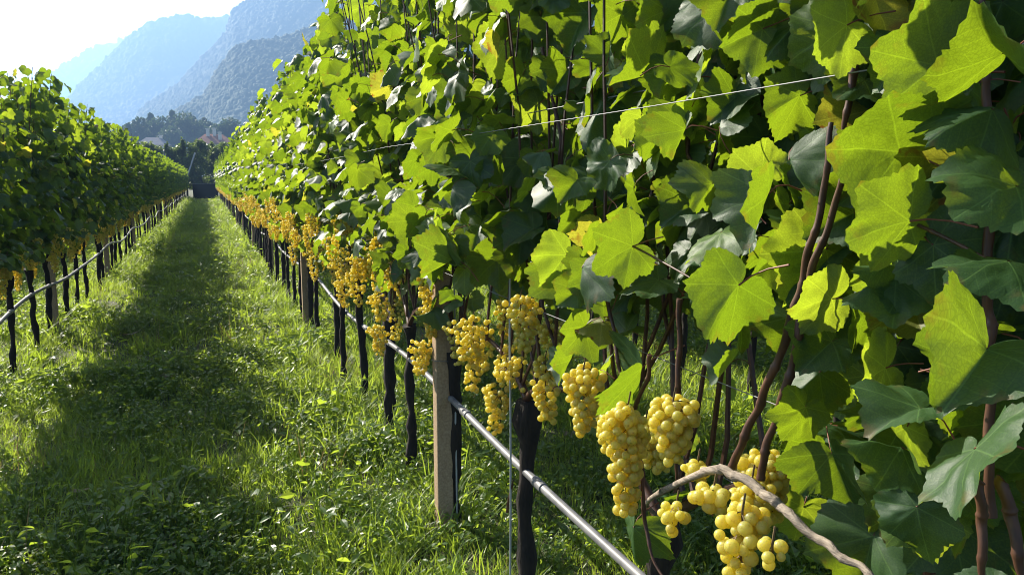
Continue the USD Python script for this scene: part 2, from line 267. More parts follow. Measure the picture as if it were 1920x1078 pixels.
# ------------------------------------------------------------------ leaf kit
CTRL = np.array([(0, 1.0), (10, .93), (22, .82), (31, .78), (40, .86), (49, .95), (58, .88), (70, .76), (80, .73), (92, .79), (104, .76), (118, .62), (135, .48), (150, .36), (163, .24), (172, .13), (178, .05)], float)
def leaf_mesh(r, n_out=48, rings=5, petiole=True, teeth=True):
    lob = r.uniform(.3, 1.2) if n_out > 40 else r.uniform(.7, 2.0); c = CTRL.copy()
    for k, base in ((2, .92), (3, .90), (4, .92), (7, .80), (8, .79), (9, .80)): c[k, 1] = base + (c[k, 1]-base)*lob
    R = PchipInterpolator(np.radians(c[:, 0]), c[:, 1])
    a = np.linspace(-np.radians(177.5), np.radians(177.5), n_out)
    asym = 1+.06*r.normal()*np.sin(a)
    rad = R(np.abs(a))*asym*r.uniform(.93, 1.08)
    if teeth:
        k = np.arange(n_out); saw = np.where(k % 2 == 0, 1.0, -1.0)*r.uniform(.15, 1.35, n_out)*(.7+.6*(k % 6 < 2))
        rad = rad*(1+saw*.034*np.clip((np.radians(172)-np.abs(a))/.5, 0, 1))
    rr = (np.arange(1, rings+1)/rings)**.85
    fold = r.normal(.05, .30) if r.uniform() < .62 else r.uniform(.4, .85)*r.choice([-1, 1], p=[.35, .65]); droop = r.uniform(-.05, .7); ph = r.uniform(0, 6.28, 3); wav = r.uniform(.02, .075); side = r.normal(0, .18); cup = r.normal(0, .28); off = r.uniform(0, 99); crum = r.uniform(.10, .34)
    V = [(0, 0, 0)]
    for q in rr:
        x, y = rad*q*np.sin(a), rad*q*np.cos(a); ra = rad*q
        dd = np.min(np.abs(np.abs(a)[:, None]-np.array([0, .86, 1.82])[None]), 1)
        z = fold*np.abs(x) - droop*np.clip(y, 0, 2)**2*.8 - .10*np.clip(-y, 0, 1) + wav*ra**2*np.sin(4*a+ph[0])*1.6 + wav*.7*ra**2*np.sin(9*a+ph[1]) + .022*q*np.sin(np.clip(dd, 0, .48)*3.2)*ra + (crum*(meshkit.fbm(np.stack([x*2.6, y*2.6, 0*x+off], -1), 3)-.5) + .06*(meshkit.noise(np.stack([x*8, y*8, 0*x+off], -1))-.5))*np.clip(ra*2.5, 0, 1) + side*x*y + cup*(ra**2)*.5
        V += list(zip(x, y, z))
    V = np.array(V); F = []
    for k in range(n_out-1): F.append((0, 1+k+1, 1+k))
    for q in range(rings-1):
        b0, b1 = 1+q*n_out, 1+(q+1)*n_out
        for k in range(n_out-1): F += [(b0+k, b0+k+1, b1+k+1), (b0+k, b1+k+1, b1+k)]
    F = np.array(F); uv = V[:, :2].copy()
    pe = np.array([r.normal(0, .12), -r.uniform(.3, .6), -r.uniform(.5, .85)])
    if petiole:
        t = np.linspace(0, 1, 4)[:, None]; mid = np.array([0, -.35, -.05])
        pts = 2*t*(1-t)*mid + t**2*pe
        pv, pf = tube(pts, [.016, .013, .013, .018], 3 if n_out < 40 else 5, False)
        F = np.vstack([F, pf+len(V)]); V = np.vstack([V, pv]); uv = np.vstack([uv, np.full((len(pv), 2), 9.0)])
    n = meshkit.arrays((V, F))[0]
    # the upper side faces +z
    nn = np.cross(V[F[0][1]]-V[F[0][0]], V[F[0][2]]-V[F[0][0]])
    if nn[2] < 0: F = F[:, ::-1]
    return V, F, uv, pe
class Kit:
    pass
def leaf_kit(tagname, count, n_out, rings, seed):
    r = np.random.default_rng(seed); out = []
    for k in range(count):
        V, F, uv, pe = leaf_mesh(r, n_out, rings)
        m = L_OLD if k == count-1 else L_YOUNG if k in (count-2, count-3) else L_GREEN
        p = f'/World/kit/{tagname}_{k:03d}'
        usdkit.mesh(stage, p, (V, F), m, smooth=True, uv=uv)
        out.append((p, pe, V, F, uv))
    return out
LEAF_HI = leaf_kit('near_leaf', 12, 86, 6, 101)
LEAF_MID = leaf_kit('mid_leaf', 12, 28, 4, 102)
LEAF_LOW = []
_r = np.random.default_rng(103)
for k in range(8):
    V, F, uv, pe = leaf_mesh(_r, 12, 2, petiole=False, teeth=False); LEAF_LOW.append((None, pe, V, F, uv))
def leaf_matrix(base, tip_dir, normal, s):
    y = norm(tip_dir); z = norm(normal - y*np.dot(normal, y)); x = np.cross(y, z)
    M = np.eye(4); M[:3, 0] = x*s; M[:3, 1] = y*s; M[:3, 2] = z*s; M[:3, 3] = base; return M
def pick(r, n):
    u = r.uniform()
    if u < .035: return n-1
    if u < .24: return n-2 if r.uniform() < .5 else n-3
    return int(r.integers(0, n-3))

# ------------------------------------------------------------------ bunches of grapes
def bunch_points(r, length, width, rb, n):
    """Berry centres of a hanging bunch with shoulders; top at the origin."""
    pts = []; wing = r.uniform(-1, 1)
    for _ in range(n*60):
        t = r.uniform()**.9; prof = width/2*(min(1, t*5+.35))*(1-.62*max(0, t-.2)/.8)
        a = r.uniform(0, 2*np.pi); q = math.sqrt(r.uniform(.15, 1))
        p = np.array([math.cos(a)*q*prof, math.sin(a)*q*prof, -t*length]) + np.array([.25*width*wing*(t < .3), .2*width*wing*(t < .3), 0])
        if all(np.sum((p-o)**2) > (1.5*rb)**2 for o in pts[-400:]): pts.append(p)
        if len(pts) >= n: break
    return np.array(pts)
ICO0 = trimesh.creation.icosphere(0, 1.0) if False else trimesh.creation.icosahedron()
ICO1 = trimesh.creation.icosphere(1, 1.0); ICO2 = trimesh.creation.icosphere(2, 1.0)
usdkit.mesh(stage, '/World/kit/near_berry', ICO2, BERRY, smooth=True)
def bunch_mesh(r, pts, rb, ico):
    iv, jf = np.array(ico.vertices), np.array(ico.faces); iv = iv/np.linalg.norm(iv[0])
    s = rb*r.uniform(.82, 1.12, len(pts))
    V = (iv[None]*s[:, None, None]+pts[:, None]).reshape(-1, 3); F = (jf[None]+(np.arange(len(pts))*len(iv))[:, None, None]).reshape(-1, 3)
    return V, F
def stem_mesh(pts, length):
    parts = [tube([(.006, .004, .018), (0, 0, 0), (.003, .002, -length*.5), (0, 0, -length*.85)], [.0013, .0015, .0014, .001], 5)]
    for p in pts[::3]:
        q = np.array([0, 0, min(0, p[2]+.012)]); parts.append(tube([q, (q+p)/2+np.array([0, 0, .003]), p], .0008, 3, False))
    return join(parts)

# ------------------------------------------------------------------ the vines
def build_vine(path, r, lod, side, n_shoots=8, top=2.1, origin=(0, 0, 0), bunches=7, hero_free=None, dense=1.0, low=1.0, leaf_scale=1.0, halfw=.36, bz=(.82, 1.08), tr=.026):
    """Parts of one vine under PATH (an Xform or class at the vine's foot). side: -1 when the aisle lies towards -x. lod: hi, mid or low."""
    head = np.array([r.normal(0, .02), r.normal(0, .03), r.uniform(.62, .72)])
    nz = 14 if lod != 'low' else 7
    line = rough_line((0, 0, -.06), head, nz, .0045, r)
    rad = np.linspace(tr, tr*.8, nz)*r.uniform(.8, 1.1)*(1+.16*r.normal(size=nz)); rad[0] *= 1.3; rad[-2:] *= 1.45
    tv, tf = tube(line, rad, 9 if lod != 'low' else 6)
    if lod != 'low': tv = tv + (meshkit.fbm(tv*60, 2, 5)[:, None]-.5)*.012
    wood = lambda nm, ms, m: obj(nm, ms, m, path, smooth=60)
    wood('trunk', (tv, tf), BARK)
    arms = []
    for sgn in (-1, 1):
        e = np.array([r.normal(0, .02), sgn*r.uniform(.22, .34), r.uniform(.78, .84)])
        m = head + np.array([r.normal(0, .01), sgn*.10, .09])
        t = np.linspace(0, 1, 7)[:, None]; pts = (1-t)**2*head+2*t*(1-t)*m+t**2*e
        wood('cane', tube(pts, np.linspace(.012, .006, 7), 6), BARK if lod != 'hi' else SHOOT); arms.append(pts)
    leaves = []
    for k in range(n_shoots):
        pts = arms[k % 2]; b = pts[int(r.integers(1, 7))]
        y1 = -halfw + 2*halfw*(k+r.uniform(.2, .8))/n_shoots
        h = top*r.uniform(.86, 1.04)
        e = np.array([r.normal(0, .10), y1, h]); t = np.linspace(0, 1, 9)[:, None]
        c = np.array([b[0]+r.normal(0, .05), y1*.7+b[1]*.3, b[2]+.3])
        ln = (1-t)**2*b+2*t*(1-t)*c+t**2*e + np.cumsum(r.normal(0, .006, (9, 3)), 0)
        wood('shoot', tube(ln, np.linspace(.0052, .0022, 9), 5 if lod != 'low' else 3), SHOOT)
        z = b[2]+.08; flip = 1
        while z < h+.02:
            tt = np.interp(z, ln[:, 2], np.arange(9)); i = min(int(tt), 7); node = ln[i]+(ln[i+1]-ln[i])*(tt-i)
            for rep in range(1 if r.uniform() > .75*dense else 2):
                if z < low and r.uniform() > .22: continue
                flip = -flip
                out = np.array([flip*r.uniform(.5, 1), r.normal(0, .5), 0]); out = norm(out)
                ext = r.uniform(.0, .20) if rep else r.uniform(-.02, .12)
                ext *= np.clip((h+.05-z)/.35, .25, 1)
                nd = node + out*ext + np.array([0, r.normal(0, .03), r.normal(0, .03)])
                n = SUN*r.uniform(.1, .75) + np.array([0, 0, .30]) + out*.4 + r.normal(0, .55, 3)
                td = np.array([0, 0, -1.0])*r.uniform(.3, 1) + out*.55 + r.normal(0, .35, 3)
                s = leaf_scale*r.uniform(.046, .080)*(1 if z < h-.25 else r.uniform(.65, 1.0))
                leaves.append((nd, td, norm(n), s))
            z += r.uniform(.045, .072)
    r.shuffle(leaves)
    cap = 215 if lod == 'hi' else 299
    kit_ = LEAF_HI if lod == 'hi' else LEAF_MID if lod == 'mid' else LEAF_LOW
    if lod == 'hi':                          # the inner leaves of the hedge
        for _ in range(70):
            leaves.append((np.array([r.uniform(-.04, .28), r.uniform(-halfw, halfw), r.uniform(max(low, 1.0), top)]), np.array([0, 0, -.8])+r.normal(0, .5, 3), norm(SUN*.4+np.array([0, 0, .2])+r.normal(0, .6, 3)), r.uniform(.055, .085)))
    if hero_free is not None:
        leaves = [L for L in leaves if hero_free(np.asarray(origin)+L[0], L[3])]
    if lod == 'low':
        P = []; U = []
        for nd, td, n, s in leaves:
            _, pe, V, F, uv = kit_[int(r.integers(0, 8))]
            M = leaf_matrix((0, 0, 0), td, n, s*1.12); V2 = V @ M[:3, :3].T + nd; P.append((V2, F)); U.append(uv)
        obj('foliage', join(P), L_GREEN, path, smooth=True, uv=np.vstack(U), kind='stuff')
    else:
        if len(leaves) > cap:
            P, U = [], []
            for nd, td, n, s in leaves[cap:]:
                _, pe, V, F, uv = LEAF_MID[pick(r, 9)]
                M = leaf_matrix((0, 0, 0), td, n, s); P.append((V @ M[:3, :3].T+nd, F)); U.append(uv)
            obj('foliage', join(P), L_GREEN, path, smooth=True, uv=np.vstack(U), kind='stuff')
        for nd, td, n, s in leaves[:cap]:
            p, pe, *_ = kit_[pick(r, len(kit_))]
            M = leaf_matrix((0, 0, 0), td, n, s); M[:3, 3] = nd - M[:3, :3] @ pe*.9
            ref(path, 'leaf', p, M)
    for k in range(bunches):
        y = r.uniform(-halfw, halfw); x = r.normal(0, .07)+side*r.uniform(0, .10); z = r.uniform(*bz)
        ln_, w = r.uniform(.11, .18), r.uniform(.065, .09)
        nb = 62 if lod != 'low' else 26; rb = .0074 if lod != 'low' else .0105
        pts = bunch_points(r, ln_, w, rb, nb)
        M = np.array([x, y, z])
        if hero_free is not None and not hero_free(np.asarray(origin)+M, .1): continue
        V, F = bunch_mesh(r, pts, rb, ICO1 if lod != 'low' else ICO0)
        obj('grape_bunch', (V+M, F), BERRY, path, smooth=True)
    return len(leaves)

# hero leaves: base of the blade (pixel), tip (pixel), size in m (base to tip), plane x, tip towards camera +/-, roll deg, upper side to camera?, kit number
RX = 0.77; LX = -1.27; SPAN = 2.05
HERO = [
 (1187, 462, 1072, 520, .088, .60, -1, 0, False, 0), (1062, 478, 990, 560, .080, .66, 1, 10, False, 9), (1385, 535, 1262, 672, .098, .56, 1, -15, False, 1),
 (1705, 415, 1552, 462, .090, .56, 1, 10, False, 2), (1688, 285, 1470, 262, .105, .60, 1, 52, False, 3), (1238, 258, 1165, 285, .075, .68, 1, 0, False, 4),
 (1428, 335, 1345, 258, .080, .66, 1, 15, False, 10), (1440, 365, 1385, 492, .090, .54, 1, 30, True, 5), (1430, 55, 1305, 108, .090, .66, 1, 0, False, 6),
 (1588, 48, 1500, 108, .080, .60, 1, 30, False, 10), (1500, 40, 1400, 118, .082, .68, 1, 20, True, 7), (1250, 20, 1150, 62, .085, .72, 1, 10, False, 8),
 (1180, 110, 1250, 118, .068, .74, 1, 30, False, 9), (1760, 125, 1625, 92, .095, .60, 1, 20, False, 0), (1725, 765, 1615, 792, .075, .54, 1, 48, True, 1),
 (1828, 842, 1790, 960, .098, .52, 1, 40, True, 2), (1850, 655, 1800, 735, .090, .50, 1, 10, True, 4),
 (1372, 678, 1330, 722, .062, .66, 1, 30, True, 5), (1680, 520, 1555, 570, .085, .60, 1, 50, True, 6), (1560, 560, 1455, 582, .070, .60, 1, 60, False, 9),
 (1090, 400, 1015, 455, .080, .72, 1, 15, False, 7), (985, 300, 905, 352, .085, .74, 1, 25, True, 8), (935, 485, 860, 548, .072, .72, 1, 10, False, 0),
 (1000, 430, 905, 468, .078, .70, 1, 50, True, 1), (1235, 525, 1118, 560, .080, .68, 1, 55, True, 2), (1130, 190, 1070, 310, .100, .74, 1, 15, True, 3),
 (1100, 25, 1030, 125, .095, .78, 1, 10, True, 4), (945, 85, 895, 180, .082, .80, 1, 10, False, 10), (872, 30, 830, 98, .085, .84, 1, 5, False, 9),
 (700, 75, 655, 118, .080, .84, 1, 10, False, 10), (1560, 850, 1600, 965, .085, .62, 1, 20, True, 5), (1690, 838, 1560, 820, .085, .60, 1, 60, True, 6),
 (1860, 205, 1740, 235, .080, .58, 1, 20, True, 7), (1905, 350, 1790, 378, .085, .56, 1, 20, True, 8), (1890, 490, 1775, 508, .085, .56, 1, 35, True, 0),
 (1600, 400, 1500, 445, .085, .66, 1, 20, True, 1), (1680, 205, 1720, 180, .05, .60, 1, 50, True, 2), (1480, 300, 1505, 365, .070, .60, 1, 48, True, 3),
 (1300, 385, 1200, 430, .085, .72, 1, 25, True, 4), (1335, 345, 1290, 410, .072, .70, 1, 20, False, 5), (1715, 500, 1560, 500, .088, .62, 1, 65, True, 6),
 (690, 12, 625, 30, .075, .84, 1, 10, False, 9), (780, 25, 800, 80, .085, .86, 1, 25, True, 7), (1640, 600, 1560, 640, .080, .66, 1, 15, False, 8),
 (1750, 460, 1830, 520, .085, .58, 1, 30, True, 0), (1500, 180, 1420, 220, .085, .68, 1, 15, False, 1), (1620, 150, 1560, 190, .075, .68, 1, 25, True, 2),
 (1880, 100, 1800, 60, .085, .56, 1, 15, True, 4), (1290, 470, 1240, 530, .080, .74, 1, 20, True, 7), (1010, 195, 940, 250, .085, .78, 1, 10, False, 10),
 (1450, 480, 1400, 530, .075, .64, 1, 35, False, 6), (1560, 640, 1500, 690, .075, .62, 1, 15, True, 1), (1660, 690, 1590, 730, .075, .62, 1, 15, False, 9),
 (1700, 800, 1690, 880, .072, .60, 1, 10, False, 10), (1800, 690, 1760, 760, .080, .56, 1, 10, True, 5)]
hero_leaves = []
for (px, py, qx, qy, s, X, sg, roll, upcam, kn) in HERO:
    B = at_x(px, py, X); depth = np.dot(B-CAM, FWD); T0 = at_d(qx, qy, depth); L0 = np.linalg.norm(T0-B); s = .68*max(s, L0)
    if L0 < s:
        T = at_d(qx, qy, depth - sg*math.sqrt(s*s-L0*L0)*.8)
    else:
        T = T0
    y = norm(T-B); view = norm(CAM-B); n = norm(view - y*np.dot(view, y))
    # roll: turn the camera-facing side upwards about the midrib
    side_v = np.cross(y, n); best = None
    for a in np.radians(np.arange(-62, 63, 4)):
        m = n*math.cos(a) + side_v*math.sin(a); lit = np.dot(m, SUN)
        cost = -min(-lit, .75)+.25*abs(a) if not upcam else abs(lit-.03)+.12*abs(a) if roll < 30 else -lit+.2*abs(a)
        if best is None or cost < best[0]: best = (cost, m)
    n2 = best[1]
    hero_leaves.append((B, y, n2 if upcam else -n2, s, kn))
# hero bunches: top (pixel), bottom pixel, width px, plane x
HBUNCH = [((1178, 757), (1172, 968), 88, .58, 95), ((1262, 752), (1262, 872), 96, .60, 62), ((1308, 868), (1308, 912), 52, .59, 11), ((1268, 946), (1262, 1012), 58, .55, 14), ((1338, 918), (1338, 976), 78, .55, 22),
          ((1392, 958), (1378, 1110), 92, .52, 60), ((1448, 1022), (1448, 1078), 56, .52, 10), ((1094, 690), (1094, 822), 78, .63, 60), ((1430, 852), (1440, 985), 100, .66, 60),
          ((975, 558), (985, 662), 74, .68, 62), ((886, 594), (884, 676), 92, .70, 56), ((884, 645), (886, 740), 52, .70, 44), ((948, 680), (950, 716), 84, .70, 30), ((938, 718), (926, 814), 56, .74, 50),
          ((1022, 672), (1026, 798), 66, .74, 60), ((712, 610), (711, 668), 42, .68, 60), ((714, 550), (714, 606), 46, .72, 50), ((790, 636), (788, 704), 52, .70, 50), ((808, 572), (808, 636), 46, .72, 50),
          ((1210, 790), (1220, 880), 60, .68, 40), ((1040, 600), (1040, 680), 70, .80, 50), ((905, 610), (905, 700), 60, .78, 50), ((860, 600), (862, 690), 56, .78, 50), ((960, 640), (962, 730), 60, .80, 50), ((1000, 700), (1000, 790), 60, .82, 50),
          ((1140, 770), (1142, 850), 60, .70, 40), ((1240, 800), (1242, 890), 60, .70, 40), ((740, 560), (741, 640), 46, .80, 50), ((670, 500), (670, 575), 46, .66, 55), ((645, 520), (645, 580), 40, .70, 50), ((1410, 900), (1412, 1010), 80, .62, 50)]
hero_b = []
for (tp, bt, w, X, n) in HBUNCH:
    A = at_x(*tp, X); d = np.dot(A-CAM, FWD); B = at_d(*bt, d); hero_b.append((A, B, w/FPX*d, n))
# the sight lines to the hero pieces stay open: no loose leaf nearer to the camera than they are
HPTS = [(L[0]+L[1]*L[3]*.4, L[3]*.75) for L in hero_leaves] + [((A+B)/2, max(np.linalg.norm(A-B)/2, w/2)) for A, B, w, n in hero_b]
HC = np.array([p for p, _ in HPTS]); HR = np.array([q for _, q in HPTS]); HD = np.linalg.norm(HC-CAM, axis=1)
def hero_free(p, s):
    p = np.asarray(p); v = p-CAM; d = np.linalg.norm(v)
    if d < .74 or p[0] < .46 or (p[1] < 1.2 and p[0] < .58): return False
    dirs = v/d; k = d < HD+.05
    if not k.any(): return True
    along = HC[k]-CAM; t = along @ dirs; off = np.linalg.norm(along-t[:, None]*dirs, axis=1)
    return not np.any((t > 0) & (off < HR[k]*.8+s*.5))

RIGHT_NEAR = [.50, 1.18, 1.91, 2.66, 3.24, 3.76]
near_labels = ['reddish shoots rising at the right edge beside the hanging dark leaves, nearest vine of all', 'vine carrying the largest sharp grape bunches and the grey arching cane',
               'vine with a thick black trunk right of the concrete post, knobbly head behind amber grapes', 'vine whose black trunk stands against the nearest concrete post',
               'vine with a slim leaning trunk just left of the nearest concrete post', 'crooked vine with a trunk kicked sideways, second left of the nearest post']
near_vines = []
for k, y in enumerate(RIGHT_NEAR):
    loc = np.array([RX+(.02 if k != 3 else .02), y, 0]); p = xform('grapevine', loc, label=near_labels[k], cat='grapevine', group='vines of the right-hand row')
    path = str(p.GetPath()); r = np.random.default_rng(500+k)
    build_vine(path, r, 'hi', -1, n_shoots=11, top=2.25 if k > 1 else 2.1, origin=loc, bunches=(0, 1, 1, 2, 6, 8)[k], hero_free=hero_free, low=(1.12, 1.08, 1.05, 1.06, 1.06, 1.06)[k], dense=1.0)
    near_vines.append((path, loc))
def owner(P):
    return min(near_vines, key=lambda v: abs(v[1][1]-P[1]))
for B, y, n, s, kn in hero_leaves:
    path, loc = owner(B); ref(path, 'leaf', LEAF_HI[kn][0], leaf_matrix(B-loc, y, n, s))
rc = np.random.default_rng(56)
for k in range(430):                         # smaller leaves between the large ones, on the near part of the hedge
    low_right = k < 60
    P = at_x(rc.uniform(1480, 1930), rc.uniform(540, 960), rc.uniform(.56, .86)) if low_right else at_x(rc.uniform(880, 1930), rc.uniform(-20, 540), rc.uniform(.62, .90))
    s = rc.uniform(.042, .068)
    if not hero_free(P, s*.7): continue
    path, loc = owner(P); view = norm(CAM-P); dark = rc.uniform() < (.7 if low_right else .4)
    n = norm(view+rc.normal(0, .6, 3)+np.array([0, 0, .5])); n = norm(n-SUN*np.dot(n, SUN)*.9) if dark else norm(SUN*.7+rc.normal(0, .5, 3)+np.array([0, 0, .2]))
    ref(path, 'leaf', LEAF_HI[pick(rc, 12)][0], leaf_matrix(P-loc, np.array([-.3, 0, -.8])+rc.normal(0, .45, 3), n, s))
rc = np.random.default_rng(55)
for k in range(46):                          # leaves on the aisle side round the nearest post
    P = at_x(rc.uniform(765, 870), rc.uniform(10, 520), rc.uniform(.52, .68))
    if not hero_free(P, .06): continue
    path, loc = owner(P); out = np.array([-1, rc.normal(0, .5), 0])
    ref(path, 'leaf', LEAF_HI[pick(rc, 12)][0], leaf_matrix(P-loc, np.array([0, 0, -.7])+out*.5+rc.normal(0, .35, 3), norm(SUN*.7+np.array([-.3, 0, .3])+rc.normal(0, .4, 3)), rc.uniform(.055, .085)))
for k, (A, B, w, n) in enumerate(hero_b):
    path, loc = owner(A); r = np.random.default_rng(900+k)
    L = np.linalg.norm(B-A); rb = min(.0083, .0078)
    b = xform('grape_bunch', A-loc, parent=path); bp = str(b.GetPath())
    pts = bunch_points(r, max(L-rb, .01), max(w-rb*.6, .012), rb, int(n*1.35) if n > 29 else n)
    ax = norm(B-A); lean = np.array([ax[0], ax[1]])
    pts[:, :2] += (-pts[:, 2:3])*lean
    obj('stem', stem_mesh(pts, L), STEM, bp, smooth=60)
    for q in pts:
        M = np.eye(4); s = rb*r.choice([r.uniform(.84, 1.12), r.uniform(.6, .9)], p=[.88, .12]); M[0, 0] = M[1, 1] = s; M[2, 2] = s*r.uniform(.97, 1.06); e = norm(q*np.array([1, 1, .3])+np.array([0, 0, -.012])+r.normal(0, .008, 3)); c1 = norm(np.cross(e, [.3, .9, .2])); M[:3, :3] = np.stack([c1, np.cross(-e, c1), -e], 1) @ M[:3, :3]; M[:3, 3] = q; ref(bp, 'berry', '/World/kit/near_berry', M)
# stems that show plainly in front: pixel line, plane x, radius, material, name
STEMS = [([(1262, 905), (1300, 893), (1345, 880), (1385, 893), (1440, 930), (1470, 955), (1540, 1015), (1600, 1055), (1660, 1100)], .56, .0064, CANE, 'old_cane'), ([(1370, 880), (1405, 800), (1440, 720), (1475, 630), (1505, 520), (1540, 380), (1560, 230)], .60, .0056, SHOOT, 'shoot'),
         ([(1425, 900), (1440, 830), (1470, 740), (1495, 640), (1515, 540), (1560, 400), (1600, 260)], .585, .0052, SHOOT, 'shoot'), ([(1857, 970), (1855, 800), (1856, 650), (1853, 540), (1852, 380), (1850, 200), (1848, 90), (1846, -40)], .60, .0046, SHOOT, 'shoot'),
         ([(1838, 900), (1840, 980), (1846, 1100)], .55, .0045, SHOOT, 'shoot'), ([(1880, 900), (1895, 970), (1925, 1100)], .54, .0052, SHOOT, 'shoot'), ([(1193, 830), (1205, 900), (1210, 990), (1245, 1085)], .60, .0038, SHOOT, 'shoot'),
         ([(1140, 560), (1155, 650), (1162, 700), (1168, 800)], .63, .0038, SHOOT, 'shoot'), ([(1220, 665), (1210, 720), (1188, 775), (1190, 840)], .62, .0040, SHOOT, 'shoot'), ([(1276, 560), (1272, 680), (1272, 760), (1268, 900)], .66, .0048, SHOOT, 'shoot'),
         ([(1605, 70), (1598, 150), (1580, 260)], .66, .0050, SHOOT, 'shoot'), ([(1187, 462), (1240, 490), (1310, 530)], .60, .0020, SHOOT, 'petiole'), ([(1705, 415), (1760, 440), (1850, 485)], .57, .0020, SHOOT, 'petiole'),
         ([(1345, 0), (1325, 60), (1290, 240), (1300, 300)], .72, .0055, SHOOT, 'shoot'), ([(1018, 90), (1030, 160), (1050, 260), (1048, 330)], .78, .005, SHOOT, 'shoot'), ([(950, 960), (962, 900)], .74, .004, SHOOT, 'shoot')]
for pts, X, rad, m, nm in STEMS:
    W = np.array([at_x(*q, X) for q in pts]); path, loc = owner(W.mean(0))
    if nm == 'old_cane': path, loc = near_vines[1]; W = np.vstack([loc+np.array([-.01, .0, .66]), loc+np.array([-.06, -.01, .70]), W[1:]])
    t = np.linspace(0, len(W)-1, len(W)*14)
    Wf = np.stack([PchipInterpolator(np.arange(len(W)), W[:, c])(t) for c in range(3)], 1)
    rr = rad*(1+.05*np.sin(t*9)+.26*np.exp(-((((t+.35)*1.3) % 1-.5)/.05)**2))*np.interp(t, [0, 1.5, 3], [.5, .8, 1] if nm == 'old_cane' else [1, 1, 1])*np.interp(t/t[-1], [0, .6, 1], [1, 1, .55])*.88
    Wf = Wf+np.stack([.0016*np.sin(t*5.1+len(W)), .0012*np.sin(t*7.7), .0016*np.sin(t*6.3)], 1)*(nm != 'petiole')
    obj(nm, tube(Wf-loc, rr, 8), m, path, smooth=60)

# vines repeated along the rows: a few of each kind, then one reference per vine
PROTO_R, PROTO_L, PROTO_F, PROTO_FL = [], [], [], []
for k in range(4):
    p = stage.CreateClassPrim(f'/World/kit/right_vine_{k:03d}'); build_vine(str(p.GetPath()), np.random.default_rng(700+k), 'mid', -1, n_shoots=10, top=2.2, bunches=14, low=1.07, bz=(.78, 1.10), tr=.022); PROTO_R.append(str(p.GetPath()))
for k in range(3):
    p = stage.CreateClassPrim(f'/World/kit/left_vine_{k:03d}'); build_vine(str(p.GetPath()), np.random.default_rng(740+k), 'mid', 1, n_shoots=13, top=1.95, bunches=10, low=.80, bz=(.72, .94), tr=.021); PROTO_L.append(str(p.GetPath()))
for k in range(4):
    p = stage.CreateClassPrim(f'/World/kit/far_vine_{k:03d}'); build_vine(str(p.GetPath()), np.random.default_rng(780+k), 'low', -1, n_shoots=10, top=2.15, bunches=12, low=1.03, tr=.022); PROTO_F.append(str(p.GetPath()))
for k in range(3):
    p = stage.CreateClassPrim(f'/World/kit/far_left_vine_{k:03d}'); build_vine(str(p.GetPath()), np.random.default_rng(790+k), 'low', 1, n_shoots=13, top=1.95, bunches=8, low=.82, bz=(.74, .95), tr=.021); PROTO_FL.append(str(p.GetPath()))
ORD = 'first second third fourth fifth sixth seventh eighth ninth tenth eleventh twelfth thirteenth fourteenth fifteenth sixteenth seventeenth eighteenth nineteenth twentieth'.split()
ry = [4.42, 4.9, 5.5, 6.18, 6.72]
while ry[-1] < 52: ry.append(ry[-1]+rng.uniform(.54, .70))
for k, y in enumerate(ry):
    det = y < 14.5; src = PROTO_R[int(rng.integers(0, 4))] if det else PROTO_F[int(rng.integers(0, 4))]
    lab = f'leafy grape-laden vine, {ORD[k+2]} trunk beyond the nearest concrete post in the right-hand row' if det and k+2 < 20 else 'distant grape-laden vine far along the right-hand row'
    copy_of('grapevine', src, (RX+rng.normal(0, .02), y, 0), 0, (1, 1, rng.uniform(.95, 1.05)), label=lab, cat='grapevine', group='vines of the right-hand row')
ly = [4.5, 5.2, 5.85, 6.56, 7.2, 8.1, 8.7, 9.5, 10.3]
while ly[-1] < 52: ly.append(ly[-1]+rng.uniform(.6, .74))
for k, y in enumerate(ly):
    det = y < 14.5; src = PROTO_L[int(rng.integers(0, 3))] if det else PROTO_FL[int(rng.integers(0, 3))]
    lab = ('dark shaded foliage at the left picture edge whose trunk lies outside the view', 'dark shaded foliage at the left edge just before the first visible trunk')[k > 1] if k < 3 else f'shaded dark-leaved vine of the left-hand row, {ORD[k-3]} black trunk counted from the left edge' if det and k < 23 else 'distant shaded vine far along the left-hand row'
    copy_of('grapevine', src, (LX+rng.normal(0, .02), y, 0), 0, (1, 1, rng.uniform(.96, 1.05)), label=lab, cat='grapevine', group='vines of the left-hand row')
y = .7
while y < 15:
    det = y < 8; src = PROTO_L[int(rng.integers(0, 3))] if det else PROTO_FL[int(rng.integers(0, 3))]
    copy_of('grapevine', src, (RX+SPAN+rng.normal(0, .02), y, 0), 0, (1, 1, rng.uniform(.93, 1.0)), label='vine of the next row, glimpsed through gaps behind the right-hand row', cat='grapevine', group='vines of the next row to the right')
    y += rng.uniform(.62, .75)
y = .7
while y < 12:
    copy_of('grapevine', PROTO_FL[int(rng.integers(0, 3))], (RX+2*SPAN, y, 0), 0, (1, 1, .97), label='vine two rows behind the right-hand row, seen only in slivers', cat='grapevine', group='vines two rows to the right')
    y += rng.uniform(.62, .75)
y = 6
while y < 34:
    copy_of('grapevine', PROTO_FL[int(rng.integers(0, 3))], (LX-SPAN, y, 0), 0, (1, 1, 1), label='vine of the row behind the left-hand row, seen between its trunks', cat='grapevine', group='vines behind the left-hand row')
    y += rng.uniform(.62, .75)

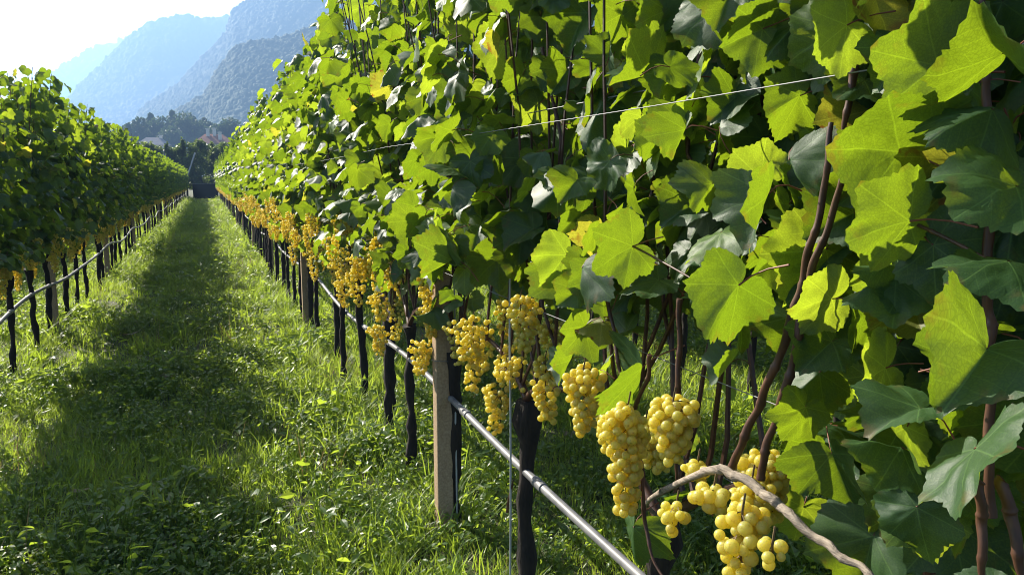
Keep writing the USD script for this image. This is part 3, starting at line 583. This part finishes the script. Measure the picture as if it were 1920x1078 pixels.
# ------------------------------------------------------------------ posts, wires, pipes, stakes
def post(x, y, h, label, group, tie=False, w=.060):
    p = xform('trellis_post', (x, y, 0), label=label, cat='post', group=group)
    a = trimesh.creation.box([w, w*.9, h+.1]); a.apply_translation([0, 0, (h-.1)/2])
    import shapely.geometry as sg
    prof = sg.box(-w/2+.006, -w*.45+.006, w/2-.006, w*.45-.006).buffer(.006, quad_segs=2)
    e = trimesh.creation.extrude_polygon(prof, h+.1); e.apply_translation([0, 0, -.1])
    obj('shaft', e, CONCRETE, p, smooth=40)
    for z in ((.62,) if not tie else (.66, .80)):
        q = w/2+.004; t = np.linspace(0, 2*np.pi, 17); obj('wire_tie', tube(np.stack([np.sign(np.cos(t))*np.abs(np.cos(t))**.4*q, np.sign(np.sin(t))*np.abs(np.sin(t))**.4*q, z+.004*np.sin(2*t)], 1), .0016, 4, False), WIRE, p)
post(RX-.01, 2.63, 1.75, 'tan square concrete post nearest the camera, beside a black vine trunk', 'posts of the right-hand row', True)
post(RX-.02, 6.80, 2.05, 'second concrete post of the right-hand row, small between black trunks', 'posts of the right-hand row')
for k in range(11): post(RX, 10.9+4.1*k, 2.05, 'distant concrete post in the right-hand row', 'distant posts of the right-hand row')
post(LX+.02, 7.40, 2.0, 'grey concrete post nearest the camera in the left-hand row', 'posts of the left-hand row')
for k in range(11): post(LX, 11.4+4.1*k, 2.0, 'distant concrete post in the left-hand row', 'distant posts of the left-hand row')
for k in range(3): post(RX+SPAN, 1.9+4.1*k, 2.0, 'pale post of the next row glimpsed through the right-hand vines', 'posts of the next row to the right')
def wire(x, z, y0, y1, label, group, sag=.01, rad=.0013):
    n = 60; t = np.linspace(0, 1, n); yy = y0+(y1-y0)*t; bay = ((yy-2.7)/4.1) % 1
    obj('trellis_wire', tube(np.stack([np.full(n, x)+.004*np.sin(yy*1.7), yy, z-sag*4*bay*(1-bay)], 1), rad, 5), WIRE, smooth=True, label=label, cat='wire', group=group)
wire(RX-.17, 1.415, .1, 52, 'bright steel wire crossing the top of the near leaves', 'wires of the right-hand row', rad=.0008)
wire(RX-.02, 1.47, .1, 52, 'upper steel wire behind the near leaves, short bright dashes', 'wires of the right-hand row')
wire(RX+.035, .80, .1, 52, 'low steel wire running behind the sharp grape bunches', 'wires of the right-hand row', rad=.0009)
wire(RX-.05, 1.0, .1, 52, 'middle steel wire passing under the hanging leaves at right', 'wires of the right-hand row', rad=.0009)
for z in (.8, 1.3): wire(LX, z, 4.3, 52, 'steel wire hidden among the left-hand vines', 'wires of the left-hand row')
for z in (.8, 1.25): wire(RX+SPAN, z, .4, 15, 'steel wire of the next row seen through the leaves', 'wires of the next row to the right')
def pipe(x, z, y0, y1, label, sagp, rad=.0115, steps=220):
    yy = np.linspace(y0, y1, steps); zz = z-sagp*np.abs(np.sin((yy-2.68)/4.1*np.pi))**2 + .012*np.sin(yy*2.3)
    p = xform('irrigation_pipe', (x, 0, 0), label=label, cat='pipe')
    obj('tube', tube(np.stack([.008*np.sin(yy*1.9), yy, zz], 1), rad, 12), PIPE, p, smooth=True)
    for q in np.arange(y0+.37, min(y1, 16), .62):
        k = np.interp(q, yy, zz); o = .008*math.sin(q*1.9)
        obj('dripper_joint', tube([(o, q-.03, k), (o, q-.028, k), (o, q+.028, k), (o, q+.03, k)], [rad+.0002, rad+.0028, rad+.0028, rad+.0002], 10), PIPE, p, smooth=40)
pipe(RX+.02, .525, .2, 52, 'grey irrigation pipe sloping across the foot of the right-hand row', .05, .0115)
pipe(LX+.05, .47, 4.2, 52, 'grey irrigation pipe along the trunks of the left-hand row', .06, .012)
pipe(RX+SPAN, .5, .4, 15, 'grey irrigation pipe of the next row seen beneath the leaves at right', .03, .0115)
for k, (y, dx, lab) in enumerate([(1.91, -.035, 'thin pale steel stake left of the thick black trunk'), (2.62, .03, 'thin pale steel stake hugging the trunk at the concrete post'), (3.74, .04, 'thin steel stake beside the crooked trunk beyond the post')]):
    p = rough_line((RX+dx, y-.02, -.05), (RX+dx, y-.02, 1.05), 8, .001, rng); obj('training_stake', tube(p, .0032, 8), STAKE, smooth=60, label=lab, cat='stake', group='training stakes of the right-hand row')

# ------------------------------------------------------------------ bin, orchard, houses, tree line at the end of the aisle
c = at_x(385, 373, 0); by = 53.5; bx = at_y(385, 350, by)[0]
b = xform('bulk_bin', (bx, by, 0), label='black plastic fruit bin standing at the far end of the grass aisle', cat='crate')
for s_ in (-1, 1):
    obj('side_wall', box(s_*.72-.02, s_*.72+.02, -.5, .5, .14, 1.03), BLACK, b); obj('end_wall', box(-.698, .698, s_*.5-.02, s_*.5+.02, .14, 1.03), BLACK, b)
    obj('skid', box(s_*.5-.07, s_*.5+.07, -.5, .5, 0, .137), BLACK, b)
obj('floor', box(-.69, .69, -.47, .47, .14, .17), BLACK, b)
RIM = usdkit.material(stage, '/World/Looks/bin_rim', {"p": ("principled_bsdf", {"base_color": (.05, .05, .055), "roughness": .35})}, surface="p.BSDF")
obj('rim', join([box(-.77, .77, -.55, -.45, 1.033, 1.075), box(-.77, .77, .45, .55, 1.033, 1.075), box(-.77, -.67, -.447, .447, 1.033, 1.075), box(.67, .77, -.447, .447, 1.033, 1.075)]), RIM, b)
for k in range(5): obj('rib', box(-.6+.3*k-.02, -.6+.3*k+.02, -.545, -.523, .16, 1.0), BLACK, b)

def leafy(r, centre, radii, n, size, shell=.55, seed=0, cut=.42):
    out = []; c = np.asarray(centre); radii = np.asarray(radii)
    d = r.normal(size=(n*3, 3)); d /= np.linalg.norm(d, axis=1, keepdims=True)
    q = d*(shell+(1-shell)*r.uniform(0, 1, (n*3, 1))**.6)
    p = c+q*radii; k = meshkit.fbm(p/(radii.mean()*.45)+seed, 3, seed) > cut
    p = p[k][:n]
    a = r.normal(size=(len(p), 3)); a /= np.linalg.norm(a, axis=1, keepdims=True); b_ = np.cross(a, r.normal(size=(len(p), 3))); b_ /= np.linalg.norm(b_, axis=1, keepdims=True)
    s = (size*r.uniform(.6, 1.4, len(p)))[:, None]
    V = np.stack([p-a*s, p+b_*s*.55, p+a*s, p-b_*s*.55], 1).reshape(-1, 3); i = np.arange(len(p))*4
    return V, np.vstack([np.stack([i, i+1, i+2], 1), np.stack([i, i+2, i+3], 1)])
def tree_kit(name, kind, h, seed, leafm, size, n):
    p = stage.CreateClassPrim('/World/kit/'+name); path = str(p.GetPath()); r = np.random.default_rng(seed)
    obj('trunk', tube(rough_line((0, 0, -.2), (0, 0, h*.9), 8, h*.008, r), np.linspace(h*.02, h*.004, 8), 7), BARK, path, smooth=60)
    parts = []
    if kind == 'conifer':
        for k in range(14):
            z = h*(.18+.8*k/13); w = h*.24*math.sqrt(max(0, 1-k/13.2))*r.uniform(.65, 1.1)+h*.012; parts.append(leafy(r, (r.normal(0, .1)*w, r.normal(0, .1)*w, z), (w, w, h*.05), n//14, size, .1, k+seed, .36))
    elif kind == 'apple':
        for k in range(16):
            z = h*r.uniform(.2, .92); w = 1.25*(1-.45*z/h); a = r.uniform(0, 6.28); parts.append(leafy(r, (math.cos(a)*w*.6, math.sin(a)*w*.6, z), (w*.55, w*.55, h*.12), n//16, size, .2, k+seed, .34))
        for k in range(3):
            z = h*r.uniform(.9, 1.0); parts.append(leafy(r, (r.normal(0, .2), r.normal(0, .2), z), (.12, .12, h*.10), n//40, size, .1, k, .2))
    else:
        for k in range(13):
            a = r.uniform(0, 6.28); z = h*r.uniform(.38, .88); w = h*.22*math.sin(math.pi*min(.95, z/h*.95)); q = h*r.uniform(.10, .17); parts.append(leafy(r, (math.cos(a)*w, math.sin(a)*w, z), (q, q, q*.8), n//13, size, .5, k+seed))
            obj('limb', tube([(0, 0, z*.6), (math.cos(a)*w*.5, math.sin(a)*w*.5, z*.85), (math.cos(a)*w, math.sin(a)*w, z)], [h*.009, h*.006, h*.003], 5), BARK, path)
    obj('crown', join(parts), leafm, path)
    return path
AP = [tree_kit(f'orchard_tree_{k:03d}', 'apple', 4.4, 60+k, APPLE, .075, 5200) for k in range(3)]
k = 0
for row, yy in enumerate((57.5, 61)):
    for x in np.arange(-9, 11, .95):
        vis = -3.5 < x < 2.6
        copy_of('orchard_tree', AP[int(rng.integers(0, 3))], (x+rng.normal(0, .12), yy+rng.normal(0, .2), 0), rng.uniform(0, 360), rng.uniform(.76, .90), label='dense dark green orchard tree closing the end of the aisle behind the black bin', cat='tree', group='orchard trees at the end of the aisle')
lp = at_y(363, 318, 56.2)
obj('leaning_pole', tube([(lp[0]-.95, 56.2, 0), (lp[0]-.5, 56.2, 1.3), (lp[0]+.15, 56.2, 3.1)], .05, 8), STAKE, smooth=40, label='grey pole leaning in front of the dark orchard trees', cat='pole')
BT = [tree_kit(f'broad_tree_{k:03d}', 'broad', 20, 80+k, WOODS, .42, 5200) for k in range(3)] ; CT = [tree_kit(f'conifer_{k:03d}', 'conifer', 24, 90+k, WOODS, .40, 4200) for k in range(2)]
TL = [(262, 216, 'b'), (282, 213, 'c'), (300, 220, 'b'), (322, 208, 'c'), (340, 212, 'b'), (362, 212, 'b'), (382, 222, 'c'), (400, 220, 'b'), (425, 222, 'b'), (448, 225, 'b'), (470, 220, 'b'), (495, 222, 'b'), (240, 232, 'c'), (225, 245, 'b'), (200, 250, 'b'), (520, 220, 'b'), (545, 225, 'b'), (312, 235, 'b'), (355, 235, 'b'), (415, 238, 'b')]
TLAB = ['leftmost tall broad tree of the wood behind the houses', 'pointed conifer above the grey roof', 'bushy tree right of the first conifer behind the houses', 'tallest conifer of the wood behind the houses', 'broad tree right of the tallest conifer', 'broad dark tree midway between the two roofs', 'conifer left of the red roof', 'broad tree above the red roof chimneys', 'rounded tree above the right end of the red roof', 'paler rounded tree right of the red roof', 'broad tree where the wood meets the right-hand vines']
for k, (px, py, kd) in enumerate(TL):
    Y = 235+rng.uniform(-15, 25); P = at_y(px, py, Y); src = BT[k % 3] if kd == 'b' else CT[k % 2]; sc = P[2]/(20 if kd == 'b' else 24.5)
    copy_of('broad_tree' if kd == 'b' else 'conifer', src, (P[0], Y, 0), rng.uniform(0, 360), sc, label=TLAB[k] if k < len(TLAB) else 'dark tree of the wood behind the houses, partly hidden by its neighbours', cat='tree', group='wood behind the houses')
ROOF_R = noise_mat('red_tile', (.20, .085, .06), (.30, .13, .09), 4, .85, .5, .03, (1, 6, 1)); ROOF_G = noise_mat('grey_tile', (.17, .16, .17), (.26, .25, .26), 4, .8, .4, .03)
WALL = noise_mat('house_plaster', (.55, .52, .46), (.62, .59, .53), 2, .9, .1); GLASSD = usdkit.material(stage, '/World/Looks/window_dark', {"p": ("principled_bsdf", {"base_color": (.02, .025, .03), "roughness": .1})}, surface="p.BSDF")
def house(px0, px1, py_ridge, Y, roofm, label, chim, hip=True):
    A, B = at_y(px0, 270, Y), at_y(px1, 270, Y); R = at_y((px0+px1)/2, py_ridge, Y); w = B[0]-A[0]; cx = (A[0]+B[0])/2; zr = R[2]; ze = zr-w*.24; d = w*.8
    p = xform('house', (cx, Y, 0), label=label, cat='house'); i = w*.08
    obj('wall', box(-w/2+i, w/2-i, -d/2+i, d/2-i, 0, ze-.002), WALL, p)
    V = np.array([(-w/2, -d/2, ze), (w/2, -d/2, ze), (w/2, d/2, ze), (-w/2, d/2, ze), (-w*.2, 0, zr), (w*.2, 0, zr)]); F = np.array([(0, 1, 5), (0, 5, 4), (1, 2, 5), (2, 3, 4), (2, 4, 5), (3, 0, 4), (0, 2, 1), (0, 3, 2)])
    rf = obj('roof', (V, F), roofm, p)
    for s_ in range(2):
        for k in range(3): obj('window', box(-w*.3+k*w*.26-.05, -w*.3+k*w*.26+.9, -d/2+i-.04, -d/2+i-.005, ze-1.9-2.9*s_, ze-.6-2.9*s_), GLASSD, p)
    for x, yy, hh in chim:
        m = obj('chimney', box(x*w-.32, x*w+.32, yy-.32, yy+.32, zr-1.4, zr+hh), WALL, p); obj('chimney_cap', box(x*w-.42, x*w+.42, yy-.42, yy+.42, zr+hh+.003, zr+hh+.18), WALL, p)
house(360, 442, 252, 165, ROOF_R, 'house with a hipped red tile roof and pale chimneys', [(-.13, -.5, .9), (.02, -.3, 1.0), (.14, -1.6, .2)])
house(255, 322, 258, 175, ROOF_G, 'house with a low grey roof at the left of the orchard', [(.2, 0, .3)])

# ------------------------------------------------------------------ grass and weeds
def blades(r, n, spreadr, h, w, segs=3):
    V, F, m = [], [], 0
    for _ in range(n):
        a, q = r.uniform(0, 6.28), spreadr*math.sqrt(r.uniform()); b0 = np.array([math.cos(a)*q, math.sin(a)*q, -.01]); hd = r.uniform(0, 6.28); lean = r.uniform(.15, .9); hh = h*r.uniform(.45, 1.2); ww = w*r.uniform(.6, 1.3)
        dirv = np.array([math.cos(hd), math.sin(hd), 0]); sd = np.array([-math.sin(hd+r.normal(0, .5)), math.cos(hd), 0])
        for s_ in range(segs+1):
            t = s_/segs; c_ = b0+dirv*hh*lean*t**1.8+np.array([0, 0, hh*(t-.35*lean*t**2)]); k_ = ww*(1-t**1.5)+.0002; V += [c_-sd*k_, c_+sd*k_]
        for s_ in range(segs): i = m+2*s_; F += [(i, i+1, i+3), (i, i+3, i+2)]
        m += 2*(segs+1)
    return np.array(V), np.array(F)
def weed_leaf(o, y, n_, ls, long=1.7):
    M = leaf_matrix(o, y, norm(n_), ls); pts = np.array([(0, -.1, 0), (.22, .2, .05), (.34, .55, .06), (.24, 1.0, .0), (0, long*.9, -.18), (-.24, 1.0, .0), (-.34, .55, .06), (-.22, .2, .05), (0, .35, -.03), (0, .8, -.05)])
    f = np.array([(0, 1, 8), (1, 2, 8), (2, 9, 8), (2, 3, 9), (3, 4, 9), (4, 5, 9), (5, 6, 9), (6, 8, 9), (6, 7, 8), (7, 0, 8)])
    return pts @ M[:3, :3].T+np.asarray(o), f
def weed(r, n, spreadr, h, ls, long=1.6):
    P = []
    for _ in range(n):
        a, q = r.uniform(0, 6.28), spreadr*math.sqrt(r.uniform()); z = h*r.uniform(.3, 1.0); o = np.array([math.cos(a)*q, math.sin(a)*q, z]); hd = a+r.normal(0, .7)
        y = norm([math.cos(hd), math.sin(hd), r.normal(.05, .4)]); n_ = norm(np.array([0, 0, 1])+r.normal(0, .35, 3)); M = leaf_matrix(o, y, n_, ls*r.uniform(.6, 1.3))
        pts = np.array([(0, -.1, 0), (.28, .25, .06), (.34, .7, .05), (0, long*.9, -.18), (-.34, .7, .05), (-.28, .25, .06), (0, .5, -.03)]); f = np.array([(0, 1, 6), (1, 2, 6), (2, 3, 6), (3, 4, 6), (4, 5, 6), (5, 0, 6)])
        P.append((pts @ M[:3, :3].T+o, f))
        P.append(tube([(math.cos(a)*q*.4, math.sin(a)*q*.4, 0), o], .0012, 3, False))
    return join(P)
r = np.random.default_rng(31); PROT = []
def proto(name, ms, m):
    PROT.append((name[:-4], ms, m))
for k in range(3): proto(f'short_tuft_{k:03d}', blades(r, 64, .13, .085, .0021), GRASS)
for k in range(3): proto(f'long_tuft_{k:03d}', blades(r, 34, .08, .17, .0024, 4), GRASS)
for k in range(3): proto(f'clover_{k:03d}', weed(r, 44, .12, .075, .016, 1.0), WEED)
for k in range(3): proto(f'dock_{k:03d}', weed(r, 26, .10, .14, .024, 1.6), WEED)
for k in range(2): proto(f'dandelion_{k:03d}', weed(r, 12, .05, .06, .030, 2.6), WEED)
DRY = green_mat('dry_grass', (.20, .15, .07), (.34, .27, .13), (.25, .18, .06), (.4, .3, .12), .35, .6)
for k in range(2): proto(f'dry_stalks_{k:03d}', blades(r, 14, .10, .20, .0014, 4), DRY)
_f = leaf_mesh(np.random.default_rng(5), 20, 3, petiole=False); proto('fallen_leaf_000', (_f[0]*.055*np.array([1, 1, .8])+np.array([0, 0, .045]), _f[1]), DRY)
def scatter(name, label, cat, boxes, probs, seed):
    rr = np.random.default_rng(seed); P, I, S, Q = [], [], [], []
    for x0, x1, y0, y1, dens, sc in boxes:
        n = int((x1-x0)*(y1-y0)*dens); x, y = rr.uniform(x0, x1, n), rr.uniform(y0, y1, n)
        cl = meshkit.fbm(np.stack([x*1.1, y*1.1, 0*x], -1), 3, 8)
        nearrow = np.exp(-np.minimum(np.abs(x-RX), np.minimum(np.abs(x-LX), np.abs(x-RX-SPAN)))**2/.1)
        idx = np.empty(n, int)
        for k in range(n):
            w = np.array(probs, float); w[3:6] *= .25+1.6*nearrow[k]; w[6:9] *= max(.05, (cl[k]-.36)*7); w[9:12] *= max(.03, (cl[k]-.42)*7)*(.6+1.3*nearrow[k]); w[12:] *= .7
            idx[k] = rr.choice(len(w), p=w/w.sum())
        P.append(np.stack([x, y, ground_z(x, y)], 1)); I.append(idx); S.append(sc*rr.uniform(.65, 1.35, n)*(.75+.5*cl)); Q.append(rr.uniform(0, np.pi, n))
    P, I, S, Q = np.vstack(P), np.concatenate(I), np.concatenate(S), np.concatenate(Q)
    pi = UsdGeom.PointInstancer.Define(stage, numbered('/World', name)); protos_of(pi, PROT)
    pi.CreateProtoIndicesAttr(Vt.IntArray.FromNumpy(I.astype(np.int32))); pi.CreatePositionsAttr(Vt.Vec3fArray.FromNumpy(P.astype(np.float32)))
    pi.CreateScalesAttr(Vt.Vec3fArray.FromNumpy(np.repeat(S[:, None], 3, 1).astype(np.float32))); pi.CreateOrientationsAttr(Vt.QuathArray([Gf.Quath(float(math.cos(x)), 0, 0, float(math.sin(x))) for x in Q]))
    tag(pi.GetPrim(), label=label, cat=cat, kind='stuff')
scatter('grass', 'lush green grass and low weeds covering the aisle and the ground under the vines', 'grass',
        [(-3.6, 4.6, .6, 6, 165, 1), (-4, 4.6, 6, 14, 62, 1.15), (-4, 3, 14, 30, 26, 1.5), (-3.5, 3, 30, 57, 12, 2.0)], [7]*3+[2.4]*3+[6.5]*3+[3]*3+[2]*2+[.7]*2+[.25], 77)

# leafy weeds standing out of the grass on the aisle side of the right-hand row
for k, (px, py, hh, lab) in enumerate([(548, 700, .30, 'pale leafy weed clump in the grass left of the crooked vine trunks'), (610, 668, .26, 'leafy weed close against the black trunks of the right-hand row'), (500, 640, .24, 'smaller leafy weed at the edge of the shaded aisle'), (700, 860, .16, 'broad-leaved weed in the sunlit grass left of the nearest concrete post')]):
    d_ = pdir(px, py); g = CAM+d_*(-CAM[2]/d_[2]); g[2] = float(ground_z(g[0], g[1])); p = xform('leafy_weed', g, label=lab, cat='weed', group='leafy weeds by the right-hand row'); rw = np.random.default_rng(300+k)
    for q in range(6):
        a = rw.uniform(0, 6.28); w_ = rw.uniform(.04, .16); top = np.array([math.cos(a)*w_, math.sin(a)*w_, hh*rw.uniform(.7, 1.1)]); ln = np.stack([(0*top), top*np.array([.4, .4, .5]), top])
        obj('stem', tube(ln, [.0025, .002, .0012], 4), WEED, p)
        for j in range(7):
            t_ = .25+.75*j/6; c_ = top*np.array([t_**1.3, t_**1.3, t_]); b_ = rw.uniform(0, 6.28); y_ = np.array([math.cos(b_), math.sin(b_), rw.normal(0, .35)])
            obj('leaf', weed_leaf(c_, y_, np.array([0, 0, 1])+rw.normal(0, .35, 3), rw.uniform(.030, .048)), WEED, p, smooth=True)
# ------------------------------------------------------------------ haze
HAZE = usdkit.material(stage, '/World/Looks/haze_air', {"v": ("principled_volume", {"color": (.34, .58, 1.0), "density": 5.2e-4, "anisotropy": .3})}, surface=None, volume="v.volume")
tag(obj('haze', box(-4600, 4600, -1700, 6200, -9, HMAX+16), HAZE), label='thin blue haze filling the valley air', cat='haze', kind='stuff')
